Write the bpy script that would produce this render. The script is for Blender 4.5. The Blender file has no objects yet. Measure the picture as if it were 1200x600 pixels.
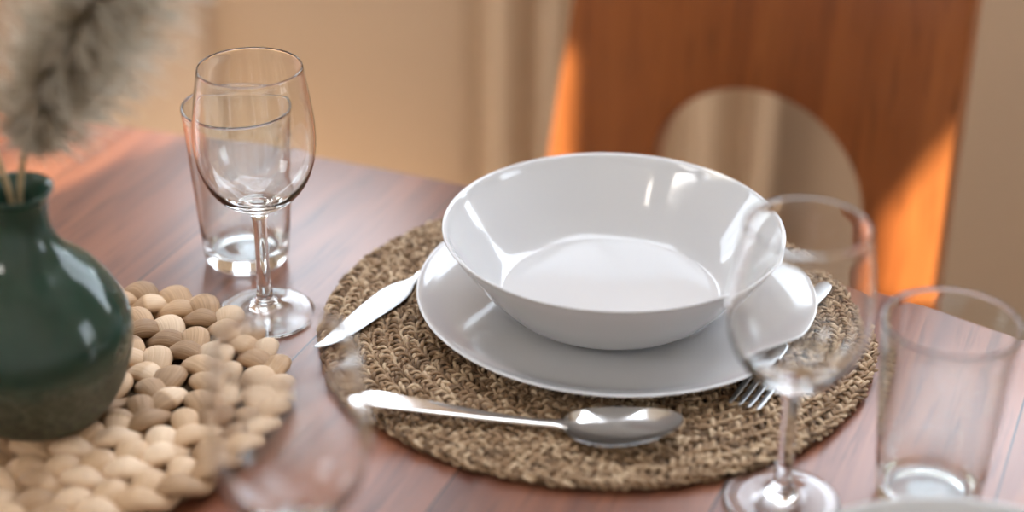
import bpy, bmesh, math, random
import numpy as np
from mathutils import Vector, Matrix

random.seed(7)
rng = np.random.default_rng(7)
S = 0.01                     # all lengths below are centimetres
TZ = 75.0                    # table top above the floor
COL = bpy.context.scene.collection
scene = bpy.context.scene

# ------------------------------------------------------------------ helpers
def link(o, parent=None):
    COL.objects.link(o)
    if parent is not None:
        o.parent = parent
    return o

def tag(o, label=None, cat=None, group=None, kind=None):
    if label: o['label'] = label
    if cat: o['category'] = cat
    if group: o['group'] = group
    if kind: o['kind'] = kind
    return o

def empty(name, loc, rz=0.0):
    o = bpy.data.objects.new(name, None)
    o.empty_display_size = 0.03
    o.location = [c * S for c in loc]
    o.rotation_euler = (0, 0, rz)
    return link(o)

def mesh_obj(name, verts, faces, mat, parent=None, loc=(0, 0, 0), rz=0.0, smooth=True, attrs=None, autosmooth=None):
    me = bpy.data.meshes.new(name)
    v = np.asarray(verts, dtype=float) * S
    me.from_pydata(v.tolist(), [], faces if isinstance(faces, list) else faces.tolist())
    if attrs:
        for k, a in attrs.items():
            at = me.attributes.new(k, 'FLOAT', 'POINT')
            at.data.foreach_set('value', np.asarray(a, dtype=np.float32))
    me.materials.append(mat)
    me.validate()
    if smooth:
        me.polygons.foreach_set('use_smooth', [True] * len(me.polygons))
    if autosmooth is not None:
        me.set_sharp_from_angle(angle=math.radians(autosmooth))
    o = bpy.data.objects.new(name, me)
    o.location = [c * S for c in loc]
    o.rotation_euler = (0, 0, rz)
    return link(o, parent)

def bm_obj(name, bm, mat, parent=None, loc=(0, 0, 0), rz=0.0, smooth=False, autosmooth=None):
    for v in bm.verts:
        v.co *= S
    bmesh.ops.recalc_face_normals(bm, faces=bm.faces)
    me = bpy.data.meshes.new(name)
    bm.to_mesh(me); bm.free()
    me.materials.append(mat)
    if smooth or autosmooth is not None:
        me.polygons.foreach_set('use_smooth', [True] * len(me.polygons))
    if autosmooth is not None:
        me.set_sharp_from_angle(angle=math.radians(autosmooth))
    o = bpy.data.objects.new(name, me)
    o.location = [c * S for c in loc]
    o.rotation_euler = (0, 0, rz)
    return link(o, parent)

def spline(pts, n=8):
    """Catmull-Rom through the points; a repeated point makes a corner."""
    P = np.asarray(pts, float)
    out = []
    for i in range(len(P) - 1):
        p1, p2 = P[i], P[i + 1]
        if np.allclose(p1, p2):
            continue
        p0 = P[i - 1] if i > 0 and not np.allclose(P[i - 1], p1) else p1 * 2 - p2
        p3 = P[i + 2] if i + 2 < len(P) and not np.allclose(P[i + 2], p2) else p2 * 2 - p1
        t0 = 0.0
        t1 = t0 + max(np.linalg.norm(p1 - p0), 1e-6) ** .5
        t2 = t1 + max(np.linalg.norm(p2 - p1), 1e-6) ** .5
        t3 = t2 + max(np.linalg.norm(p3 - p2), 1e-6) ** .5
        for t in np.linspace(t1, t2, n, endpoint=False):
            A1 = (t1 - t) / (t1 - t0) * p0 + (t - t0) / (t1 - t0) * p1
            A2 = (t2 - t) / (t2 - t1) * p1 + (t - t1) / (t2 - t1) * p2
            A3 = (t3 - t) / (t3 - t2) * p2 + (t - t2) / (t3 - t2) * p3
            B1 = (t2 - t) / (t2 - t0) * A1 + (t - t0) / (t2 - t0) * A2
            B2 = (t3 - t) / (t3 - t1) * A2 + (t - t1) / (t3 - t1) * A3
            out.append((t2 - t) / (t2 - t1) * B1 + (t - t1) / (t2 - t1) * B2)
    out.append(P[-1])
    return np.array(out)

def lathe(profile, seg=128):
    """Closed solid of revolution: profile (r,z) from axis to axis."""
    pr = [(max(r, 0.0), z) for r, z in profile]
    verts, rings = [], []
    ang = np.linspace(0, 2 * np.pi, seg, endpoint=False)
    for r, z in pr:
        if r < 1e-4:
            rings.append([len(verts)]); verts.append((0, 0, z))
        else:
            rings.append(list(range(len(verts), len(verts) + seg)))
            verts += [(r * math.cos(a), r * math.sin(a), z) for a in ang]
    faces = []
    for A, B in zip(rings, rings[1:]):
        if len(A) == 1 and len(B) == 1: continue
        for i in range(seg):
            j = (i + 1) % seg
            if len(A) == 1: faces.append((A[0], B[j], B[i]))
            elif len(B) == 1: faces.append((A[i], A[j], B[0]))
            else: faces.append((A[i], A[j], B[j], B[i]))
    return verts, faces

def lathe_obj(name, profile, mat, parent=None, loc=(0, 0, 0), seg=128):
    v, f = lathe(profile, seg)
    o = mesh_obj(name, v, f, mat, parent, loc)
    bm = bmesh.new(); bm.from_mesh(o.data)
    bmesh.ops.recalc_face_normals(bm, faces=bm.faces)
    bm.to_mesh(o.data); bm.free()
    return o

def add_box(bm, x0, x1, y0, y1, z0, z1, bevel=0.0):
    r = bmesh.ops.create_cube(bm, size=1.0)
    vs = r['verts']
    bmesh.ops.scale(bm, verts=vs, vec=(x1 - x0, y1 - y0, z1 - z0))
    bmesh.ops.translate(bm, verts=vs, vec=((x0 + x1) / 2, (y0 + y1) / 2, (z0 + z1) / 2))
    if bevel:
        es = list({e for v in vs for e in v.link_edges})
        bmesh.ops.bevel(bm, geom=es, offset=bevel, segments=2, affect='EDGES', profile=.5)

def prism(outline, h0, h1, axis='y', bevel=0.0):
    """Closed outline [(a,b)] extruded; axis 'y': a->x b->z, axis 'z': a->x b->y."""
    bm = bmesh.new()
    mk = (lambda a, b, h: (a, h, b)) if axis == 'y' else (lambda a, b, h: (a, b, h))
    vs = [bm.verts.new(mk(a, b, h0)) for a, b in outline]
    f = bm.faces.new(vs)
    ex = bmesh.ops.extrude_face_region(bm, geom=[f])
    d = (0, h1 - h0, 0) if axis == 'y' else (0, 0, h1 - h0)
    bmesh.ops.translate(bm, verts=[v for v in ex['geom'] if isinstance(v, bmesh.types.BMVert)], vec=d)
    bmesh.ops.recalc_face_normals(bm, faces=bm.faces)
    if bevel:
        es = [e for e in bm.edges if len(e.link_faces) == 2 and e.calc_face_angle(0) > math.radians(50)]
        bmesh.ops.bevel(bm, geom=es, offset=bevel, segments=3, affect='EDGES', profile=.5)
    return bm

def tube_arrays(path, rad_a, rad_b, sides, closed, up=(0, 0, 1)):
    """Elliptical tube round a path (N,3). rad_a sideways, rad_b upwards (scalars or arrays)."""
    P = np.asarray(path, float); N = len(P)
    if closed: T = np.roll(P, -1, 0) - np.roll(P, 1, 0)
    else: T = np.gradient(P, axis=0)
    T /= np.linalg.norm(T, axis=1)[:, None] + 1e-9
    U = np.tile(np.array(up, float), (N, 1))
    A = np.cross(T, U); A /= np.linalg.norm(A, axis=1)[:, None] + 1e-9
    B = np.cross(A, T)
    a = np.broadcast_to(np.asarray(rad_a, float), (N,)); b = np.broadcast_to(np.asarray(rad_b, float), (N,))
    th = np.linspace(0, 2 * np.pi, sides, endpoint=False)
    V = (P[:, None, :] + (a[:, None] * np.cos(th))[:, :, None] * A[:, None, :] + (b[:, None] * np.sin(th))[:, :, None] * B[:, None, :]).reshape(-1, 3)
    i = np.arange(N if closed else N - 1)[:, None]; j = np.arange(sides)[None, :]
    i2 = (i + 1) % N; j2 = (j + 1) % sides
    F = np.stack([i * sides + j, i * sides + j2, i2 * sides + j2, i2 * sides + j], -1).reshape(-1, 4)
    return V, F, np.repeat(np.arange(N), sides), np.tile(th, N)

# ------------------------------------------------------------------ materials
def new_mat(name):
    m = bpy.data.materials.new(name); m.use_nodes = True
    nt = m.node_tree
    return m, nt, nt.nodes['Principled BSDF'], nt.nodes, nt.links

def simple_mat(name, col, rough=.5, metal=0.0, **kw):
    m, nt, p, N, L = new_mat(name)
    p.inputs['Base Color'].default_value = (*col, 1)
    p.inputs['Roughness'].default_value = rough
    p.inputs['Metallic'].default_value = metal
    for k, v in kw.items(): p.inputs[k].default_value = v
    return m

def mottled_mat(name, c1, c2, scale, rough=.6, bump=0.0, detail=4, **kw):
    m, nt, p, N, L = new_mat(name)
    tc = N.new('ShaderNodeTexCoord'); nz = N.new('ShaderNodeTexNoise')
    nz.inputs['Scale'].default_value = scale; nz.inputs['Detail'].default_value = detail
    L.new(tc.outputs['Object'], nz.inputs['Vector'])
    mx = N.new('ShaderNodeMix'); mx.data_type = 'RGBA'
    mx.inputs[6].default_value = (*c1, 1); mx.inputs[7].default_value = (*c2, 1)
    L.new(nz.outputs['Fac'], mx.inputs[0]); L.new(mx.outputs[2], p.inputs['Base Color'])
    p.inputs['Roughness'].default_value = rough
    if bump:
        b = N.new('ShaderNodeBump'); b.inputs['Strength'].default_value = bump; b.inputs['Distance'].default_value = .002
        L.new(nz.outputs['Fac'], b.inputs['Height']); L.new(b.outputs['Normal'], p.inputs['Normal'])
    for k, v in kw.items(): p.inputs[k].default_value = v
    return m

def wood_mat(name, dark, light, grain_axis='Y', rough=.4, seam=None, coat=0.0, scale=1.0):
    m, nt, p, N, L = new_mat(name)
    tc = N.new('ShaderNodeTexCoord')
    mp = N.new('ShaderNodeMapping')
    sc = {'X': (2.2, 26, 26), 'Y': (26, 2.2, 26), 'Z': (26, 26, 2.2)}[grain_axis]
    mp.inputs['Scale'].default_value = [s * scale for s in sc]
    src = tc.outputs['Object']
    plank = None
    if seam:
        sx = N.new('ShaderNodeSeparateXYZ'); L.new(src, sx.inputs[0])
        off, per = seam
        a = N.new('ShaderNodeMath'); a.operation = 'SUBTRACT'; a.inputs[1].default_value = off; L.new(sx.outputs['X'], a.inputs[0])
        d = N.new('ShaderNodeMath'); d.operation = 'DIVIDE'; d.inputs[1].default_value = per; L.new(a.outputs[0], d.inputs[0])
        fl = N.new('ShaderNodeMath'); fl.operation = 'FLOOR'; L.new(d.outputs[0], fl.inputs[0])
        fr = N.new('ShaderNodeMath'); fr.operation = 'FRACT'; L.new(d.outputs[0], fr.inputs[0])
        wn = N.new('ShaderNodeTexWhiteNoise'); wn.noise_dimensions = '1D'; L.new(fl.outputs[0], wn.inputs['W'])
        cb = N.new('ShaderNodeCombineXYZ'); 
        ml = N.new('ShaderNodeMath'); ml.operation = 'MULTIPLY'; ml.inputs[1].default_value = 3.7; L.new(fl.outputs[0], ml.inputs[0])
        L.new(ml.outputs[0], cb.inputs['Y']); L.new(ml.outputs[0], cb.inputs['Z'])
        ad = N.new('ShaderNodeVectorMath'); ad.operation = 'ADD'; L.new(src, ad.inputs[0]); L.new(cb.outputs[0], ad.inputs[1])
        src = ad.outputs[0]; plank = wn.outputs['Value']; frac = fr.outputs[0]
    L.new(src, mp.inputs['Vector'])
    n1 = N.new('ShaderNodeTexNoise'); n1.inputs['Scale'].default_value = 1.0; n1.inputs['Detail'].default_value = 6; n1.inputs['Distortion'].default_value = 1.2
    L.new(mp.outputs[0], n1.inputs['Vector'])
    mp2 = N.new('ShaderNodeMapping'); mp2.inputs['Scale'].default_value = [s * 7 * scale for s in sc]; L.new(src, mp2.inputs['Vector'])
    n2 = N.new('ShaderNodeTexNoise'); n2.inputs['Scale'].default_value = 1.0; n2.inputs['Detail'].default_value = 3
    L.new(mp2.outputs[0], n2.inputs['Vector'])
    r1 = N.new('ShaderNodeValToRGB'); r1.color_ramp.elements[0].position = .30; r1.color_ramp.elements[1].position = .72
    r1.color_ramp.elements[0].color = (*dark, 1); r1.color_ramp.elements[1].color = (*light, 1)
    L.new(n1.outputs['Fac'], r1.inputs['Fac'])
    r2 = N.new('ShaderNodeValToRGB'); r2.color_ramp.elements[0].position = .30; r2.color_ramp.elements[1].position = .46
    r2.color_ramp.elements[0].color = (.55, .5, .48, 1); r2.color_ramp.elements[1].color = (1, 1, 1, 1)
    L.new(n2.outputs['Fac'], r2.inputs['Fac'])
    mu = N.new('ShaderNodeMix'); mu.data_type = 'RGBA'; mu.blend_type = 'MULTIPLY'; mu.inputs[0].default_value = .8
    L.new(r1.outputs[0], mu.inputs[6]); L.new(r2.outputs[0], mu.inputs[7])
    out = mu.outputs[2]
    if seam:
        hs = N.new('ShaderNodeHueSaturation'); 
        mr = N.new('ShaderNodeMapRange'); mr.inputs['To Min'].default_value = .78; mr.inputs['To Max'].default_value = 1.2
        L.new(plank, mr.inputs['Value']); L.new(mr.outputs[0], hs.inputs['Value']); L.new(out, hs.inputs['Color'])
        lt = N.new('ShaderNodeMath'); lt.operation = 'LESS_THAN'; lt.inputs[1].default_value = .0095; L.new(frac, lt.inputs[0])
        ms = N.new('ShaderNodeMix'); ms.data_type = 'RGBA'; ms.inputs[7].default_value = (.012, .006, .005, 1)
        L.new(lt.outputs[0], ms.inputs[0]); L.new(hs.outputs[0], ms.inputs[6]); out = ms.outputs[2]
    L.new(out, p.inputs['Base Color'])
    p.inputs['Roughness'].default_value = rough
    p.inputs['Coat Weight'].default_value = coat; p.inputs['Coat Roughness'].default_value = .25
    b = N.new('ShaderNodeBump'); b.inputs['Strength'].default_value = .12; b.inputs['Distance'].default_value = .001
    L.new(n2.outputs['Fac'], b.inputs['Height']); L.new(b.outputs['Normal'], p.inputs['Normal'])
    return m

def fibre_mat(name, c_dark, c_mid, c_light, ang_k, len_k, rough=.75, vein=.75):
    """Dry leaf strands: fine stripes along each strand, tone differing strand to strand."""
    m, nt, p, N, L = new_mat(name)
    at = {}
    for k in ('tone', 'ang', 'len'):
        a = N.new('ShaderNodeAttribute'); a.attribute_name = k; at[k] = a.outputs['Fac']
    cb = N.new('ShaderNodeCombineXYZ')
    s = N.new('ShaderNodeMath'); s.operation = 'SINE'; L.new(at['ang'], s.inputs[0])
    c = N.new('ShaderNodeMath'); c.operation = 'COSINE'; L.new(at['ang'], c.inputs[0])
    for src, k, i in ((s.outputs[0], ang_k, 'X'), (c.outputs[0], ang_k, 'Y'), (at['len'], len_k, 'Z')):
        mm = N.new('ShaderNodeMath'); mm.operation = 'MULTIPLY'; mm.inputs[1].default_value = k
        L.new(src, mm.inputs[0]); L.new(mm.outputs[0], cb.inputs[i])
    nz = N.new('ShaderNodeTexNoise'); nz.inputs['Scale'].default_value = 1; nz.inputs['Detail'].default_value = 3
    L.new(cb.outputs[0], nz.inputs['Vector'])
    ad = N.new('ShaderNodeMath'); ad.operation = 'MULTIPLY_ADD'; ad.inputs[1].default_value = vein
    L.new(nz.outputs['Fac'], ad.inputs[0])
    tm = N.new('ShaderNodeMath'); tm.operation = 'MULTIPLY_ADD'; tm.inputs[1].default_value = .55; tm.inputs[2].default_value = -.14 + (.75 - vein) / 2
    L.new(at['tone'], tm.inputs[0]); L.new(tm.outputs[0], ad.inputs[2])
    r = N.new('ShaderNodeValToRGB')
    r.color_ramp.elements[0].position = .18; r.color_ramp.elements[0].color = (*c_dark, 1)
    r.color_ramp.elements[1].position = .85; r.color_ramp.elements[1].color = (*c_light, 1)
    e = r.color_ramp.elements.new(.5); e.color = (*c_mid, 1)
    L.new(ad.outputs[0], r.inputs['Fac']); L.new(r.outputs[0], p.inputs['Base Color'])
    p.inputs['Roughness'].default_value = rough
    b = N.new('ShaderNodeBump'); b.inputs['Strength'].default_value = .5; b.inputs['Distance'].default_value = .0006
    L.new(nz.outputs['Fac'], b.inputs['Height']); L.new(b.outputs['Normal'], p.inputs['Normal'])
    return m

def glass_mat(name, col, ior=1.5, rough=0.0):
    m, nt, p, N, L = new_mat(name)
    p.inputs['Base Color'].default_value = (*col, 1)
    p.inputs['Roughness'].default_value = rough
    p.inputs['Transmission Weight'].default_value = 1.0
    p.inputs['IOR'].default_value = ior
    return m

def pane_mat(name):
    m = bpy.data.materials.new(name); m.use_nodes = True
    nt = m.node_tree; N, L = nt.nodes, nt.links
    N.remove(N['Principled BSDF'])
    t = N.new('ShaderNodeBsdfTransparent'); t.inputs[0].default_value = (.96, .98, .97, 1)
    g = N.new('ShaderNodeBsdfGlossy'); g.inputs['Roughness'].default_value = 0.02
    f = N.new('ShaderNodeFresnel'); f.inputs['IOR'].default_value = 1.45
    mx = N.new('ShaderNodeMixShader')
    L.new(f.outputs[0], mx.inputs[0]); L.new(t.outputs[0], mx.inputs[1]); L.new(g.outputs[0], mx.inputs[2])
    L.new(mx.outputs[0], N['Material Output'].inputs[0])
    return m

M = {}
M['table'] = wood_mat('table_wood', (.115, .036, .020), (.29, .105, .052), 'Y', rough=.38, seam=(.077, .15), coat=.25)
M['table_leg'] = wood_mat('table_leg_wood', (.12, .045, .028), (.30, .12, .07), 'Z', rough=.4)
M['chair'] = wood_mat('chair_wood', (.20, .055, .013), (.33, .105, .026), 'Z', rough=.38, coat=.15, scale=.8)
M['wall'] = mottled_mat('wall_paint_tan', (.41, .295, .20), (.44, .315, .215), 3, .85)
M['wall_white'] = mottled_mat('wall_paint_cream', (.80, .77, .72), (.84, .81, .76), 3, .85)
M['ceiling'] = mottled_mat('ceiling_paint', (.80, .79, .77), (.84, .83, .81), 2, .9)
M['trim'] = mottled_mat('trim_paint', (.44, .335, .25), (.47, .355, .265), 4, .6)
M['floor'] = wood_mat('floor_wood', (.42, .30, .19), (.62, .48, .34), 'Y', rough=.4, seam=(.03, .14))
M['ground'] = mottled_mat('paving_stone', (.42, .41, .38), (.52, .50, .46), 6, .9)
M['frame'] = simple_mat('window_frame_paint', (.78, .77, .74), .45)
M['pane'] = pane_mat('window_pane')
M['curtain'] = mottled_mat('curtain_linen', (.48, .35, .235), (.55, .405, .275), 60, .9)
M['rod'] = simple_mat('curtain_rod_metal', (.12, .10, .09), .4, 1.0)
M['china'] = simple_mat('white_porcelain', (.58, .58, .59), .11, 0.0)
M['china'].node_tree.nodes['Principled BSDF'].inputs['Coat Weight'].default_value = .6
M['china'].node_tree.nodes['Principled BSDF'].inputs['Coat Roughness'].default_value = .03
M['steel'] = simple_mat('polished_steel', (.78, .77, .76), .11, 1.0)
M['steel_blade'] = simple_mat('satin_steel', (.50, .52, .53), .33, 1.0)
M['wine'] = glass_mat('clear_wine_glass', (.99, .995, .99), 1.48)
M['tumbler'] = glass_mat('clear_tumbler_glass', (.95, .985, .985), 1.5)
M['seagrass'] = fibre_mat('seagrass_fibre', (.085, .045, .02), (.32, .20, .11), (.64, .49, .33), 1.8, 1.2)
M['hyacinth'] = fibre_mat('water_hyacinth_fibre', (.24, .135, .065), (.56, .37, .22), (.76, .58, .41), 9.0, .6, .6, vein=.42)
M['under'] = mottled_mat('mat_gap_shade', (.06, .04, .022), (.11, .075, .045), 300, .9)  # shade between the strands, put into a dark colour
M['under_light'] = mottled_mat('trivet_gap_shade', (.14, .085, .045), (.22, .14, .08), 200, .9)  # gap shade of the trivet, likewise held in the colour

def vase_mat():
    m, nt, p, N, L = new_mat('green_glaze')
    tc = N.new('ShaderNodeTexCoord')
    sx = N.new('ShaderNodeSeparateXYZ'); L.new(tc.outputs['Object'], sx.inputs[0])
    nz = N.new('ShaderNodeTexNoise'); nz.inputs['Scale'].default_value = 40; nz.inputs['Detail'].default_value = 4; L.new(tc.outputs['Object'], nz.inputs['Vector'])
    a = N.new('ShaderNodeMath'); a.operation = 'MULTIPLY_ADD'; a.inputs[1].default_value = .022; L.new(nz.outputs['Fac'], a.inputs[0]); L.new(sx.outputs['Z'], a.inputs[2])
    mr = N.new('ShaderNodeMapRange'); mr.inputs['From Min'].default_value = .047; mr.inputs['From Max'].default_value = .062; L.new(a.outputs[0], mr.inputs['Value'])
    sp = N.new('ShaderNodeTexNoise'); sp.inputs['Scale'].default_value = 300; sp.inputs['Detail'].default_value = 2; L.new(tc.outputs['Object'], sp.inputs['Vector'])
    r = N.new('ShaderNodeValToRGB'); r.color_ramp.elements[0].position = .38; r.color_ramp.elements[1].position = .62
    r.color_ramp.elements[0].color = (.026, .032, .02, 1); r.color_ramp.elements[1].color = (.085, .09, .06, 1); L.new(sp.outputs['Fac'], r.inputs['Fac'])
    r2 = N.new('ShaderNodeValToRGB'); r2.color_ramp.elements[0].color = (.012, .034, .024, 1); r2.color_ramp.elements[1].color = (.026, .062, .044, 1); L.new(nz.outputs['Fac'], r2.inputs['Fac'])
    mx = N.new('ShaderNodeMix'); mx.data_type = 'RGBA'
    L.new(mr.outputs[0], mx.inputs[0]); L.new(r.outputs[0], mx.inputs[6]); L.new(r2.outputs[0], mx.inputs[7]); L.new(mx.outputs[2], p.inputs['Base Color'])
    rr = N.new('ShaderNodeMapRange'); rr.inputs['To Min'].default_value = .45; rr.inputs['To Max'].default_value = .12
    L.new(mr.outputs[0], rr.inputs['Value']); L.new(rr.outputs[0], p.inputs['Roughness'])
    return m
M['vase'] = vase_mat()

def plume_mat():
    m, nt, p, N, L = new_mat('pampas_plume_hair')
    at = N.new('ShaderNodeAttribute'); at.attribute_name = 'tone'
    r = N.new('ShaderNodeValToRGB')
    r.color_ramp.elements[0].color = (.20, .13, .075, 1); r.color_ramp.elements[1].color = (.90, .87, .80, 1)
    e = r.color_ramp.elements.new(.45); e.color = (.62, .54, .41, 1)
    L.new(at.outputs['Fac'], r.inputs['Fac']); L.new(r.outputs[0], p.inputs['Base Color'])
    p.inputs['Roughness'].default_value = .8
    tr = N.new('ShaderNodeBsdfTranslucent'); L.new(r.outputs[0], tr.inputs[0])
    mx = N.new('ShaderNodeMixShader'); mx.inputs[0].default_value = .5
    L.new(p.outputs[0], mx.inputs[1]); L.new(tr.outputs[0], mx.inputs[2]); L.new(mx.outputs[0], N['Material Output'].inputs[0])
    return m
M['plume'] = plume_mat()
M['stem'] = mottled_mat('dry_grass_stem', (.30, .21, .11), (.42, .31, .17), 80, .7)

# ------------------------------------------------------------------ room frame: u along the table, n across it
TH = math.atan2(-.375, .927)
UC, NC = math.cos(TH), -math.sin(TH)
def W(u, n, z=0.0):          # z measured from the table top
    return (UC * u + NC * n, -NC * u + UC * n, z + TZ)
U0, U1, N0, N1, ZF, ZC = -300.0, 250.0, -50.0, 217.0, -75.0, 200.0
room_rz = TH

def wall_with_holes(name, mat, outer, holes, to3d, thick):
    """Flat wall with openings; to3d maps (a, z, depth) to a point; depth 0 is the room side."""
    bm = bmesh.new(); edges = []
    for loop in [outer] + holes:
        vs = [bm.verts.new(to3d(a, z, 0)) for a, z in loop]
        edges += [bm.edges.new((vs[i], vs[(i + 1) % len(vs)])) for i in range(len(vs))]
    bmesh.ops.triangle_fill(bm, edges=edges, use_beauty=True, use_dissolve=False)
    ex = bmesh.ops.extrude_face_region(bm, geom=bm.faces[:])
    d = Vector(to3d(0, 0, thick)) - Vector(to3d(0, 0, 0))
    bmesh.ops.translate(bm, verts=[v for v in ex['geom'] if isinstance(v, bmesh.types.BMVert)], vec=d)
    o = bm_obj(name, bm, mat)
    return tag(o, kind='structure')

def rect(a0, a1, z0, z1): return [(a0, z0), (a1, z0), (a1, z1), (a0, z1)]

back3 = lambda a, z, d: W(a, N1 + d, z)
front3 = lambda a, z, d: W(a, N0 - d, z)
left3 = lambda a, z, d: W(U0 - d, a, z)
right3 = lambda a, z, d: W(U1 + d, a, z)
BW = [rect(-172, -94, 18, 180), rect(-48, 66, 18, 180)]
LW = [rect(90, 195, 10, 130)]
RW = [rect(100, 190, 15, 130)]
FW_SUN = [rect(-230, -119, 100, 145), rect(-110, -103.2, 147, 162), [(-72.3, 140), (-62, 140), (-62, 166), (-72.3, 149.5)]]  # added openings, shaped to drop sun patches on table end and chair
outer_bf = rect(U0, U1, ZF, ZC)
wall_with_holes('wall_back', M['wall'], outer_bf, BW, back3, 14)
wall_with_holes('wall_front', M['wall_white'], outer_bf, FW_SUN, front3, 2)
wall_with_holes('wall_left', M['wall_white'], rect(N0, N1, ZF, ZC), LW, left3, 14)
wall_with_holes('wall_right', M['wall_white'], rect(N0, N1, ZF, ZC), RW, right3, 14)
def slab(name, mat, u0, u1, n0, n1, z0, z1):
    bm = bmesh.new(); add_box(bm, u0, u1, n0, n1, z0, z1)
    o = bm_obj(name, bm, mat, loc=(0, 0, TZ), rz=room_rz)
    return tag(o, kind='structure')
slab('floor', M['floor'], U0 - 14, U1 + 14, N0 - 2, N1 + 14, ZF - 6, ZF)
CW_FILL = [rect(-150, 50, 85, 200)]  # unseen skylight, added to brighten the level surfaces
top3 = lambda a, z, d: W(a, z, ZC + d)
wall_with_holes('ceiling', M['ceiling'], rect(U0 - 14, U1 + 14, N0 - 2, N1 + 14), CW_FILL, top3, 6)
slab('ground', M['ground'], -3000, 3000, -3000, 3000, ZF - 30, ZF - 8)
# a wide flat casing board on the back wall, left
slab('trim_1', M['trim'], -190, -137.5, N1 - 2.2, N1, ZF, ZC)

def window(idx, hole, to3d, depth, bars=1):
    root = empty('window_%d' % idx, (0, 0, 0)); tag(root, kind='structure')
    a0 = min(a for a, z in hole); a1 = max(a for a, z in hole); z0 = min(z for a, z in hole); z1 = max(z for a, z in hole)
    bm = bmesh.new(); w = min(4.0, (a1 - a0) * .08)
    def bar(p0, p1, hw):
        d = Vector((p1[0] - p0[0], p1[1] - p0[1])); n = Vector((-d.y, d.x)).normalized() * hw
        c = [(p0[0] + n.x, p0[1] + n.y), (p1[0] + n.x, p1[1] + n.y), (p1[0] - n.x, p1[1] - n.y), (p0[0] - n.x, p0[1] - n.y)]
        lo = [bm.verts.new(to3d(a, z, depth)) for a, z in c]; hi = [bm.verts.new(to3d(a, z, depth + 2.5 if depth > 2 else depth + .6)) for a, z in c]
        bm.faces.new(lo); bm.faces.new(hi[::-1])
        for i in range(4): bm.faces.new((lo[i], lo[(i + 1) % 4], hi[(i + 1) % 4], hi[i]))
    if depth > 2:
        bar((a0 + w / 2, z0), (a0 + w / 2, z1), w / 2); bar((a1 - w / 2, z0), (a1 - w / 2, z1), w / 2)
        bar((a0 + w, z0 + w / 2), (a1 - w, z0 + w / 2), w / 2); bar((a0 + w, z1 - w / 2), (a1 - w, z1 - w / 2), w / 2)
        for k in range(bars):
            a = a0 + (a1 - a0) * (k + 1) / (bars + 1)
            bar((a, z0 + w), (a, z1 - w), w * .4)
        bm_obj('window_frame', bm, M['frame'], root)
    else:
        bm.free()
    bm = bmesh.new()
    bm.faces.new([bm.verts.new(to3d(a, z, depth + 1)) for a, z in hole])
    bm_obj('pane', bm, M['pane'], root)
    return root
k = 1
for hole in BW: window(k, hole, back3, 7, 1 if k == 2 else 0); k += 1
window(k, LW[0], left3, 7, 2); k += 1
window(k, RW[0], right3, 7, 1); k += 1
for hole in FW_SUN: window(k, hole, front3, 0.4, 0); k += 1  # panes over the added sun openings

window(k, CW_FILL[0], top3, 3, 1)  # frame and pane of the added skylight

# curtain, gathered, hanging to the floor between the two back windows
def curtain():
    root = empty('curtain', W(-70, N1 - 7, ZF))
    root.rotation_euler = (0, 0, room_rz)
    tag(root, 'tan floor-length curtain hanging in soft folds behind the orange wooden chair', 'curtain')
    nu, nz = 260, 24
    xs = np.linspace(-22.5, 22.5, nu)
    V = []; 
    H = 228.0
    for j in range(nz + 1):
        zz = H * j / nz
        amp = 2.3 + .5 * math.sin(j * .3)
        ph = 2 * np.pi * xs / 7.6 + .9 * np.sin(xs * .17 + 1) + .06 * math.sin(j * .5)
        y = amp * np.sin(ph) + .8 * np.sin(ph * .5 + 1.2)
        V += [(xs[i], y[i], zz) for i in range(nu)]
    n = len(V)
    V += [(x, y + .25, z) for x, y, z in V]
    F = []
    for j in range(nz):
        for i in range(nu - 1):
            a = j * nu + i
            F.append((a, a + 1, a + nu + 1, a + nu)); F.append((n + a + nu, n + a + nu + 1, n + a + 1, n + a))
    for j in range(nz):
        for i in (0, nu - 1):
            a = j * nu + i; F.append((a, a + nu, n + a + nu, n + a))
    for i in range(nu - 1):
        for j in (0, nz):
            a = j * nu + i; F.append((a, a + 1, n + a + 1, n + a))
    mesh_obj('drape', V, F, M['curtain'], root, (0, 0, .4))
    P = np.stack([np.linspace(-30, 30, 9), np.zeros(9), np.full(9, 230.0)], 1)
    v, f, _, _ = tube_arrays(P, 1.1, 1.1, 16, False)
    mesh_obj('curtain_rod', v, f.tolist(), M['rod'], root)
    for sx in (-29, 29):
        bm = bmesh.new(); add_box(bm, sx - .8, sx + .8, -.8, 7.0, 229, 231, .2)
        bm_obj('bracket', bm, M['rod'], root)
curtain()

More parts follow.
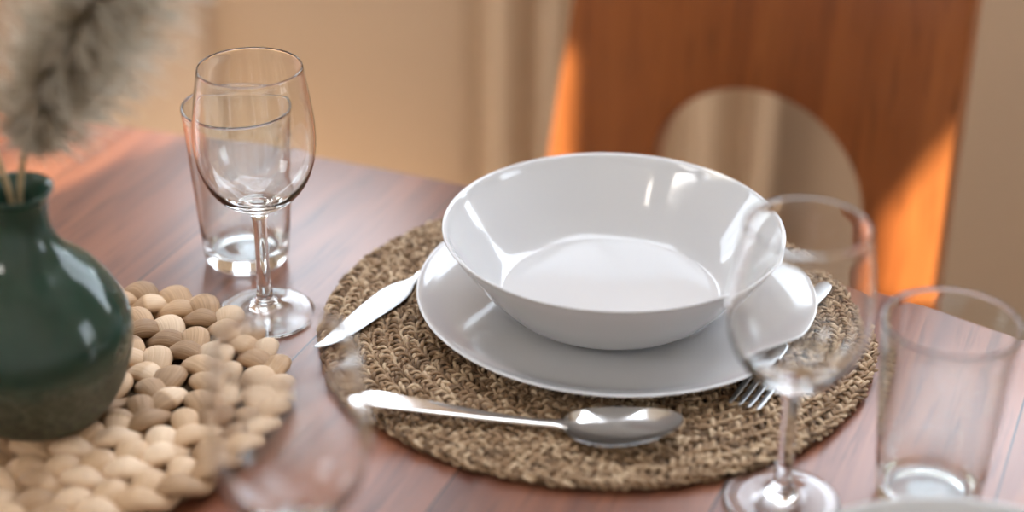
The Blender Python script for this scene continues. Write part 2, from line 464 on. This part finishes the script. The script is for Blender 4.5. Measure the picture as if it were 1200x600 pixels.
# ------------------------------------------------------------------ table
TCX, TCY = -27.5, 87.1
def dining_table():
    root = empty('dining_table', (TCX, TCY, 0), room_rz)
    tag(root, 'oval reddish-brown plank dining table under the place settings', 'table')
    a, b, n = 98.0, 45.0, 220
    prof = [(-2.0, -3.2), (-.6, -3.0), (-.15, -2.4), (0, -1.6), (-.12, -.7), (-.45, -.2), (-.9, 0)]
    V = []; F = []
    th = np.linspace(0, 2 * np.pi, n, endpoint=False)
    for d, z in prof:
        V += [((a + d) * math.cos(t), (b + d) * math.sin(t), z + TZ) for t in th]
    for k in range(len(prof) - 1):
        for i in range(n):
            j = (i + 1) % n; F.append((k * n + i, k * n + j, (k + 1) * n + j, (k + 1) * n + i))
    F.append(tuple(range((len(prof) - 1) * n, len(prof) * n))); F.append(tuple(range(n - 1, -1, -1)))
    mesh_obj('tabletop', V, F, M['table'], root, autosmooth=40)
    for sx in (-1, 1):
        for sy in (-1, 1):
            bm = bmesh.new(); r = bmesh.ops.create_cone(bm, cap_ends=True, segments=24, radius1=2.2, radius2=3.4, depth=TZ - 3.2)
            bmesh.ops.translate(bm, verts=bm.verts, vec=(sx * 58, sy * 22, (TZ - 3.2) / 2))
            bm_obj('leg', bm, M['table_leg'], root, autosmooth=40)
dining_table()

# ------------------------------------------------------------------ chair
def chair():
    # local x along (.874,-.486), local y away from the table
    ac, nb = -52.4, 135.5
    ca, sa = .874, .486
    x = ca * ac + sa * nb; y = -sa * ac + ca * nb
    root = empty('dining_chair', (x, y, 0), math.atan2(-sa, ca))
    tag(root, 'orange-brown wooden chair with an arched opening low in its solid back', 'chair')
    def half(z): return 17.8 - .135 * z                # half width of the back, flaring downwards
    zt, zb = 21.0, -31.5
    out = [(-half(zb), zb), (-half(zt) + 1.5, zt), (half(zt) - 1.5, zt), (half(zb), zb)]
    inner = [(13.6, zb)]
    cz, R = -9.8, 10.2
    cx = 1.6
    for t in np.linspace(-.12, math.pi + .12, 40):
        inner.append((cx + R * math.cos(t), cz + R * math.sin(t)))
    inner.append((-12.2, zb))
    pts = [(-half(zb), zb)]
    for zz in (-20, -10, 0, 10): pts.append((-half(zz), zz))
    for t in np.linspace(math.pi, math.pi / 2, 8): pts.append((-half(17) + 4 + 4 * math.cos(t), 17 + 4 * math.sin(t)))
    for t in np.linspace(math.pi / 2, 0, 8): pts.append((15.0 + 4 * math.cos(t), 17 + 4 * math.sin(t)))
    for zz in (10, 0, -10, -20): pts.append((19.0, zz))
    pts.append((19.0, zb))
    pts += inner
    bm = prism([(p[0], p[1] + TZ) for p in pts], 0, 3.2, 'y', .35)
    bm_obj('backrest', bm, M['chair'], root, autosmooth=35)
    so = [(-21.5, -41), (21.5, -41), (22.5, -20), (21.8, -.2), (-21.8, -.2), (-22.5, -20)]
    bm = prism(so, 40.2, 43.5, 'z', .5)
    bm_obj('seat', bm, M['chair'], root, autosmooth=35)
    for sx in (-1, 1):
        for y0, y1, sp in ((-38, -33, 0), (-7, -2, 2.0)):
            bm = bmesh.new(); add_box(bm, sx * 18 - 2, sx * 18 + 2, y0, y1, 0, 40.2, .5)
            for v in bm.verts:
                if v.co.z < 20: v.co.y += sp; v.co.x += sx * 1.2
            bm_obj('leg', bm, M['chair'], root, autosmooth=35)
chair()

# ------------------------------------------------------------------ woven mats
def braid_mat(name, loc, rings, A, B, P, ra, rb, zc, ds, sides, mat, under_mat, sub=None, jit=.06, label=None, cat=None, tone_len=1.0, core=None):
    Vs, Fs, TO, AN, LE = [], [], [], [], []
    off = 0; serial = 0
    for Rm in rings:
        Lc = 2 * np.pi * Rm
        npd = max(2, int(round(Lc / P)))
        n = max(24, int(Lc / ds))
        ph0 = rng.uniform(0, 2 * np.pi)
        phi = np.linspace(0, 2 * np.pi, n, endpoint=False)
        for k in range(3):
            th = npd * phi + 2 * np.pi * k / 3 + ph0
            def wob(m, s):
                w = np.zeros(n)
                for q in range(4):
                    w += np.sin(phi * rng.integers(max(2, m // 2), m + 2) + rng.uniform(0, 6.28)) * s / 2
                return w
            m_ = max(6, npd)
            rr = Rm + A * np.sin(th) + wob(m_, jit)
            zz = zc + B * np.sin(2 * th) + np.clip(wob(m_, jit * .7), -.06, .06)
            wa = 1 + .27 * np.sin(2 * th) + wob(m_, .10)
            cenx, ceny = rr * np.cos(phi + ph0), rr * np.sin(phi + ph0)
            path = np.stack([cenx, ceny, zz], 1)
            ss = phi * Rm
            # a fresh tone for every leaf length
            nseg = max(2, int(Lc / tone_len)); seg_t = rng.uniform(0, 1, nseg + 1)
            tone = seg_t[(phi / (2 * np.pi) * nseg).astype(int)]
            if sub is None:
                v, f, idx, ang = tube_arrays(path, ra * wa, rb * (1 + .25 * (wa - 1)), sides, True)
                Vs.append(v); Fs.append(f + off); off += len(v)
                TO.append(tone[idx]); AN.append(ang); LE.append(ss[idx] + serial * 31.7); serial += 1
            else:
                cnt, r_off, r_sub, pitch = sub
                T = np.roll(path, -1, 0) - np.roll(path, 1, 0); T /= np.linalg.norm(T, axis=1)[:, None]
                Aa = np.cross(T, (0, 0, 1.0)); Aa /= np.linalg.norm(Aa, axis=1)[:, None]; Bb = np.cross(Aa, T)
                ntw = round(Lc / pitch)
                for q in range(cnt):
                    ta = ntw * phi + 2 * np.pi * q / cnt + rng.uniform(0, 1)
                    pp = path + Aa * (ra * r_off * wa * np.cos(ta))[:, None] + Bb * (rb * r_off * np.sin(ta))[:, None]
                    nn2 = max(2, int(Lc / tone_len)); st = rng.uniform(0, 1, nn2 + 1)
                    tn = st[(phi / (2 * np.pi) * nn2).astype(int)]
                    rs = r_sub * (1 + wob(m_ * 2, .14))
                    v, f, idx, ang = tube_arrays(pp, rs, rs * .85, sides, True)
                    Vs.append(v); Fs.append(f + off); off += len(v)
                    TO.append(tn[idx]); AN.append(ang); LE.append(ss[idx] + serial * 31.7); serial += 1
    o = mesh_obj(name, np.concatenate(Vs), np.concatenate(Fs).tolist(), mat, None, loc,
                 attrs=dict(tone=np.concatenate(TO), ang=np.concatenate(AN), len=np.concatenate(LE)))
    # dark disc under the braid; its colour carries the shade in the gaps
    Rb = max(rings) + A * .5
    bk = lathe_obj('gap_shade', [(0, .02), (Rb, .02), (Rb + .1, .1), (Rb, .18), (0, .18)] if core is None else [(0, .02), (Rb, .02), (Rb + .1, core / 2), (Rb, core), (0, core)], under_mat, o, seg=96)
    tag(o, label, cat)
    return o

MATC = (5.83, 103.17)
braid_mat('placemat', (MATC[0], MATC[1], TZ), [18.56 - .52 - 1.04 * i for i in range(18)], .38, .19, 1.8, .2, .19, .47, .11, 6, M['seagrass'], M['under'],
          sub=(2, .62, .135, 1.5), jit=.09, tone_len=1.1, core=.12,
          label='round brown seagrass placemat under the white plate and bowl', cat='placemat')
TRC = (-27.2, 92.7)
braid_mat('trivet', (TRC[0], TRC[1], TZ), [12.05, 8.75, 5.45, 2.2], .96, .44, 6.6, .74, .50, 1.03, .18, 14, M['hyacinth'], M['under_light'],
          jit=.08, tone_len=3.25, core=.5,
          label='pale straw-coloured thick braided round mat under the green vase', cat='placemat')
MT = .90                      # top of the brown mat

# ------------------------------------------------------------------ china
PL = (7.06, 104.49); BO = (6.66, 104.26)
def plate_profile():
    pts = [(0, .22), (7.6, .22), (7.6, .22), (7.75, 0), (8.25, 0), (8.45, .2), (10, .36), (11.8, .78), (13.0, 1.32), (13.42, 1.56), (13.5, 1.66), (13.42, 1.72),
           (13.25, 1.70), (12.6, 1.42), (11.4, .98), (9.8, .68), (8.0, .58), (8.0, .58), (0, .56)]
    return spline(pts, 6)
PZ = MT
lathe_obj('dinner_plate', plate_profile(), M['china'], None, (PL[0], PL[1], TZ + PZ), 160)
tag(bpy.data.objects['dinner_plate'], 'flat white dinner plate lying on the brown mat below the deep bowl', 'plate')
def bowl_profile():
    # well, low foot, steep flaring wall
    pts = [(0, .3), (4.7, .3), (4.7, .3), (4.85, 0), (5.3, 0), (5.5, .22), (6.4, .38), (7.4, .82), (8.55, 2.0), (9.9, 3.75), (10.85, 5.1), (11.22, 5.72), (11.32, 5.88), (11.25, 5.96),
           (11.08, 5.90), (10.7, 5.25), (9.85, 3.95), (8.75, 2.4), (7.85, 1.42), (7.4, 1.1), (7.25, 1.04), (7.25, 1.04), (4, .82), (0, .8)]
    return spline(pts, 6)
BZ = PZ + .57
b1 = lathe_obj('deep_plate', bowl_profile(), M['china'], None, (BO[0], BO[1], TZ + BZ), 160)
tag(b1, 'deep white soup bowl with flaring sides standing on the dinner plate', 'bowl', 'white soup bowls')

b2 = b1.copy(); link(b2); b2.location = (22.4 * S, 65.2 * S, TZ * S)
tag(b2, 'white soup bowl at the near table edge, only its blurred rim showing at bottom right', 'bowl', 'white soup bowls')

# ------------------------------------------------------------------ glasses
def wine_profile():
    outer = [(0, .12), (2.6, .06), (3.2, 0), (3.34, .07), (3.37, .16), (3.25, .25), (2.6, .36), (1.6, .52), (1.0, .74), (.68, 1.1), (.54, 1.7), (.48, 2.8), (.45, 4.6), (.47, 6.6),
             (.58, 7.6), (.95, 8.05), (1.7, 8.45), (2.6, 9.12), (3.35, 10.15), (3.82, 11.5), (3.99, 12.9), (3.95, 14.2), (3.76, 15.8), (3.52, 17.3), (3.38, 18.1), (3.33, 18.17), (3.29, 18.12)]
    inner = [(3.46, 17.2), (3.69, 15.8), (3.88, 14.2), (3.92, 12.9), (3.755, 11.53), (3.28, 10.27), (2.53, 9.33), (1.6, 8.85), (.8, 8.6), (0, 8.53)]
    return spline(outer + inner, 6)
WP = wine_profile()
w1 = lathe_obj('wine_glass', WP, M['wine'], None, (-16.80, 104.92, TZ + .01), 128)
tag(w1, 'sharp empty wine glass standing in front of the tumbler beside the straw mat', 'glass', 'wine glasses')
w2 = w1.copy(); link(w2); w2.location = (15.75 * S, 83.96 * S, (TZ + .01) * S)
tag(w2, 'blurred empty wine glass standing in front of the right side of the plates', 'glass', 'wine glasses')
w3 = w1.copy(); link(w3); w3.location = (-10.7 * S, 71.3 * S, (TZ + .01) * S)
tag(w3, 'strongly blurred wine glass nearest the camera, its bowl overlapping the edge of the straw mat', 'glass', 'wine glasses')
def tumbler_profile():
    pts = [(0, .12), (1.8, .1), (2.5, 0), (2.8, .1), (2.98, .5), (3.1, 1.5), (3.45, 6), (3.80, 11.3), (3.86, 11.95), (3.80, 12.03), (3.70, 11.98), (3.62, 11.3), (3.25, 6), (2.88, 1.9), (2.6, 1.15), (1.9, .92), (.8, .88), (0, .88)]
    return spline(pts, 6)
t1 = lathe_obj('tumbler', tumbler_profile(), M['tumbler'], None, (-19.13, 112.87, TZ + .01), 128)
tag(t1, 'clear straight water tumbler standing behind the sharp wine glass', 'glass', 'water tumblers')
t2 = t1.copy(); link(t2); t2.location = (24.3 * S, 84.4 * S, (TZ + .01) * S)
tag(t2, 'blurred water tumbler to the right of the brown mat, near the bottom right corner', 'glass', 'water tumblers')

# ------------------------------------------------------------------ cutlery
def loft(stations, nv=13):
    """stations: (x, y_center, half_width, thickness, z_mid, dish): a plate-like bar with rounded edges, open dish if dish>0."""
    st = np.asarray(stations, float)
    top, bot = [], []
    vv = np.sin(np.linspace(-np.pi / 2, np.pi / 2, nv))
    V = []
    for x, yc, hw, th, z, dish in st:
        ed = np.sqrt(np.clip(1 - vv ** 2, 0, 1)) ** .6
        zt = z - dish * (1 - vv ** 2) + th / 2 * ed
        zb = z - dish * (1 - vv ** 2) - th / 2 * ed
        ring = [(x, yc + hw * v, a) for v, a in zip(vv, zt)] + [(x, yc + hw * v, a) for v, a in zip(vv[::-1][1:-1], zb[::-1][1:-1])]
        V += ring
    m = 2 * nv - 2; F = []
    for i in range(len(st) - 1):
        for j in range(m):
            k = (j + 1) % m
            F.append((i * m + j, i * m + k, (i + 1) * m + k, (i + 1) * m + j))
    F.append(tuple(range(m))[::-1]); F.append(tuple(range((len(st) - 1) * m, len(st) * m)))
    return V, F

def fix_normals(o):
    bm = bmesh.new(); bm.from_mesh(o.data); bmesh.ops.recalc_face_normals(bm, faces=bm.faces); bm.to_mesh(o.data); bm.free()

def spoon():
    p0 = (-9.4, 91.9); p1 = (10.32, 88.6)
    L = math.hypot(p1[0] - p0[0], p1[1] - p0[1]); ang = math.atan2(p1[1] - p0[1], p1[0] - p0[0])
    root = empty('tablespoon', (p0[0], p0[1], TZ + MT), ang)
    tag(root, 'steel tablespoon lying across the front of the brown mat', 'spoon')
    hs = spline([(0, 0, .25, .16, .9, 0), (.25, 0, .62, .2, .9, 0), (1.0, 0, .86, .24, .88, 0), (3, 0, .80, .26, .78, 0), (6, 0, .58, .30, .58, 0), (9, 0, .42, .34, .40, 0), (11.2, 0, .35, .36, .36, 0),
                 (12.4, 0, .40, .30, .44, 0), (13.1, 0, .62, .2, .56, .02)], 5)
    V, F = loft(hs); o = mesh_obj('handle', V, F, M['steel'], root, autosmooth=60); fix_normals(o)
    b0 = 12.75; bl = L - b0
    ss = []
    for a in np.linspace(0.10, math.pi - .02, 40):
        t = (1 - math.cos(a)) / 2                       # closer stations at both ends: a round tip
        hw = 2.2 * math.sin(a) ** .92 * (1.10 - .24 * t)
        rim = .60 - .35 * t + 1.35 * t * t
        dish = .72 * min(1.0, 1.25 * math.sin(a) ** 1.1) * (1 - .25 * t)
        ss.append((b0 + bl * t, 0, max(hw, .05), .12, rim, min(dish, rim - .02 + .2 * t)))
    V, F = loft(ss, 25); o = mesh_obj('spoon_bowl', V, F, M['steel'], root, autosmooth=60); fix_normals(o)
spoon()

def butter_knife():
    p0 = (-12.75, 99.0); p1 = (-1.4, 115.6)
    L = math.hypot(p1[0] - p0[0], p1[1] - p0[1]); ang = math.atan2(p1[1] - p0[1], p1[0] - p0[0])
    root = empty('butter_knife', (p0[0], p0[1], TZ + MT), ang)
    tag(root, 'steel butter knife on the brown mat, its leaf-shaped blade showing left of the plate', 'knife')
    bs = spline([(0, -.05, .05, .05, .22, 0), (.25, -.14, .22, .08, .22, 0), (1.0, -.32, .42, .10, .22, 0), (2.2, -.38, .68, .11, .22, 0), (5.0, -.18, .96, .13, .22, 0), (7.4, -.04, 1.09, .14, .22, 0), (8.6, .04, 1.02, .15, .22, 0), (9.5, .06, .76, .17, .24, 0),
                 (10.1, .03, .46, .22, .26, 0), (10.7, 0, .36, .28, .28, 0), (11.3, 0, .35, .34, .3, 0)], 5)
    V, F = loft(bs); o = mesh_obj('blade', V, F, M['steel_blade'], root, autosmooth=60); fix_normals(o)
    hs = spline([(11.0, 0, .38, .32, .3, 0), (13, 0, .45, .4, .3, 0), (16, 0, .55, .46, .3, 0), (19, 0, .66, .44, .3, 0), (L - .5, 0, .6, .36, .3, 0), (L, 0, .2, .2, .3, 0)], 5)
    V, F = loft(hs); o = mesh_obj('handle', V, F, M['steel'], root, autosmooth=60); fix_normals(o)
butter_knife()

def fork():
    p0 = (22.1, 108.3); p1 = (14.4, 92.2)
    L = math.hypot(p1[0] - p0[0], p1[1] - p0[1]); ang = math.atan2(p1[1] - p0[1], p1[0] - p0[0])
    root = empty('dessert_fork', (p0[0], p0[1], TZ + MT), ang)
    tag(root, 'steel fork mostly hidden under the right rim of the dinner plate', 'fork')
    hs = spline([(0, 0, .2, .14, .28, 0), (.3, 0, .5, .18, .28, 0), (1.0, 0, .62, .2, .28, 0), (4, 0, .5, .22, .28, 0), (8, 0, .33, .24, .26, 0), (10.5, 0, .33, .2, .22, 0), (11.6, 0, .6, .14, .2, .0)], 5)
    V, F = loft(hs); o = mesh_obj('handle', V, F, M['steel_blade'], root, autosmooth=60); fix_normals(o)
    hd = spline([(11.4, 0, .55, .15, .2, 0), (12.2, 0, 1.0, .14, .17, .03), (13.2, 0, 1.18, .14, .15, .05), (14.2, 0, 1.2, .14, .15, .05)], 5)
    V, F = loft(hd); o = mesh_obj('head', V, F, M['steel_blade'], root, autosmooth=60); fix_normals(o)
    for q in range(4):
        yc = -.9 + .6 * q
        ts = spline([(13.9, yc, .24, .13, .13, 0), (15.5, yc, .2, .13, .14, 0), (17, yc, .16, .12, .2, 0), (L - .1, yc, .1, .1, .28, 0), (L, yc, .04, .05, .29, 0)], 4)
        V, F = loft(ts, 7); o = mesh_obj('tine', V, F, M['steel_blade'], root, autosmooth=60); fix_normals(o)
fork()

# ------------------------------------------------------------------ vase with pampas grass
VC = (-28.3, 90.4); VZ = 1.8
def vase_profile():
    pts = [(0, .15), (3.2, .15), (3.3, 0), (3.75, .05), (4.3, .7), (5.1, 2.2), (5.65, 4.2), (5.75, 6.0), (5.15, 7.7), (3.9, 9.5), (2.5, 10.8), (1.85, 12.0), (1.7, 13.2), (1.9, 14.2), (2.2, 14.7), (2.15, 14.85),
           (1.95, 14.75), (1.6, 14.0), (1.4, 13.2), (1.55, 12.1), (2.2, 10.8), (3.6, 9.3), (4.8, 7.6), (5.4, 6.0), (5.3, 4.2), (4.7, 2.3), (3.6, .9), (0, .7)]
    return spline(pts, 5)
v = lathe_obj('vase', vase_profile(), M['vase'], None, (VC[0], VC[1], TZ + VZ), 128)
tag(v, 'glossy dark green round-bellied vase standing on the straw-coloured mat', 'vase')

def pampas(name, ctrl, radius, start, label, seed, nh):
    r = np.random.default_rng(seed)
    base = np.array(ctrl[0], float)
    path = spline([np.array(c, float) - base for c in ctrl], 14)
    root = empty(name, (base[0], base[1], base[2] + TZ))
    tag(root, label, 'pampas grass', 'pampas stems in the green vase')
    V, F, _, _ = tube_arrays(path, np.linspace(.22, .1, len(path)), np.linspace(.22, .1, len(path)), 8, False, (0.3, 1, 0.1))
    mesh_obj('stem', V, F.tolist(), M['stem'], root)
    n = len(path); Vs = []; Fs = []; TO = []; off = 0
    tt = np.linspace(0, 1, n)
    for h in range(nh):
        t = start + (1 - start) * r.uniform(0, 1) ** .9
        i = min(n - 2, int(t * (n - 1))); fr = t * (n - 1) - i
        p = path[i] * (1 - fr) + path[i + 1] * fr
        T = path[i + 1] - path[i]; T /= np.linalg.norm(T)
        rd = r.normal(size=3); rd -= T * (rd @ T); rd /= np.linalg.norm(rd)
        q = (t - start) / (1 - start)
        ln = radius * (.55 + .9 * math.sin(math.pi * min(1, q * .85 + .12))) * r.uniform(.6, 1.35)
        d0 = T * .8 + rd * .55
        pts = []
        for s in (0, .33, .66, 1.0):
            pts.append(p + d0 * ln * s + (rd * .35 - np.array([0, 0, .28])) * ln * s * s)
        w = np.array([.06, .075, .06, .01]) * 1.25
        v_, f_, _, _ = tube_arrays(np.array(pts), w, w, 3, False, (.31, .2, .93))
        Vs.append(v_); Fs.append(f_ + off); off += len(v_)
        b0 = r.uniform(.25, .6)
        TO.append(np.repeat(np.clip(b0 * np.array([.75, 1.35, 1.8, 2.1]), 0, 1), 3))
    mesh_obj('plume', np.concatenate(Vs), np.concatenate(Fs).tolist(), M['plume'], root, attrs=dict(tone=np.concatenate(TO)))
zm = VZ + 3.0
pampas('pampas_grass', [(-28.0, 90.6, zm), (-27.9, 90.3, 16.8), (-25.4, 88.4, 23), (-20.4, 85.6, 31), (-12.5, 83.5, 41)], 3.0, .34,
       'cream pampas plume leaning to the right out of the green vase', 11, 1900)
pampas('pampas_grass', [(-28.6, 91.1, zm), (-29.0, 91.2, 16.8), (-31.5, 91.5, 24), (-36.0, 92.0, 32), (-42.5, 92.5, 40)], 3.0, .40,
       'cream pampas plume leaning to the left out of the green vase', 13, 1700)

# ------------------------------------------------------------------ light
sun_dir = Vector((.6, .8, -.8)).normalized()
ld = bpy.data.lights.new('sun', 'SUN'); ld.energy = 17.0; ld.color = (1.0, .86, .68); ld.angle = math.radians(.6)
lo = bpy.data.objects.new('sun', ld); link(lo)
lo.rotation_euler = sun_dir.to_track_quat('-Z', 'Y').to_euler()
lo.location = (-3, -6, 7)

world = bpy.data.worlds.new('sky'); scene.world = world; world.use_nodes = True
N, L = world.node_tree.nodes, world.node_tree.links
sky = N.new('ShaderNodeTexSky'); sky.sky_type = 'NISHITA'; sky.sun_disc = False
sky.sun_elevation = math.radians(38.7); sky.sun_rotation = math.atan2(-.6, -.8)
sky.air_density = 1.0; sky.dust_density = 3.0; sky.ozone_density = 1.0
hz = N.new('ShaderNodeMix'); hz.data_type = 'RGBA'; hz.inputs[0].default_value = .72
hz.inputs[7].default_value = (3.15, 3.15, 3.2, 1)           # bright high haze
L.new(sky.outputs[0], hz.inputs[6]); L.new(hz.outputs[2], N['Background'].inputs[0]); N['Background'].inputs[1].default_value = 1.6

def portal(a0, a1, z0, z1, to3d, inward):
    c = Vector(to3d((a0 + a1) / 2, (z0 + z1) / 2, 1.0)) * S
    d = bpy.data.lights.new('window_portal', 'AREA'); d.shape = 'RECTANGLE'; d.size = (a1 - a0) * S; d.size_y = (z1 - z0) * S
    d.cycles.is_portal = True
    o = bpy.data.objects.new('window_portal', d); link(o); o.location = c
    o.rotation_euler = Vector(inward).to_track_quat('-Z', 'Y').to_euler()
nb = Vector(W(0, -1)) - Vector(W(0, 0)); nl = Vector(W(1, 0)) - Vector(W(0, 0))
for h in BW: portal(h[0][0], h[1][0], h[0][1], h[2][1], back3, nb)
portal(90, 195, 10, 130, left3, nl); portal(100, 190, 15, 130, right3, -nl)
portal(-230, -119, 100, 145, front3, -nb); portal(-150, 50, 85, 200, top3, (0, 0, -1))

# ------------------------------------------------------------------ camera
f_px, pitch, roll, Hc = 2083.5, .4976, .0102, 61.67
cd = bpy.data.cameras.new('camera'); cam = bpy.data.objects.new('camera', cd); link(cam)
cd.sensor_width = 36.0; cd.sensor_fit = 'HORIZONTAL'; cd.lens = f_px / 1200 * 36.0
cd.clip_start = .02; cd.clip_end = 200
wv = Vector((0, math.cos(pitch), -math.sin(pitch))); rt = Vector((1, 0, 0)); up = Vector((0, math.sin(pitch), math.cos(pitch)))
r2 = math.cos(roll) * rt + math.sin(roll) * up; u2 = -math.sin(roll) * rt + math.cos(roll) * up
mat = Matrix((r2, u2, -wv)).transposed().to_4x4()
mat.translation = (0, 0, (Hc + TZ) * S)
cam.matrix_world = mat
cd.dof.use_dof = True; cd.dof.focus_distance = 1.165; cd.dof.aperture_fstop = 2.0
scene.camera = cam

scene.view_settings.view_transform = 'Standard'; scene.view_settings.look = 'None'
scene.view_settings.gamma = 1.0; scene.view_settings.use_curve_mapping = False
scene.view_settings.exposure = 0.35
cy = scene.cycles
cy.max_bounces = 24; cy.transmission_bounces = 20; cy.glossy_bounces = 8; cy.diffuse_bounces = 6; cy.transparent_max_bounces = 16
cy.sample_clamp_indirect = 8.0; cy.blur_glossy = .3
cy.use_denoising = True
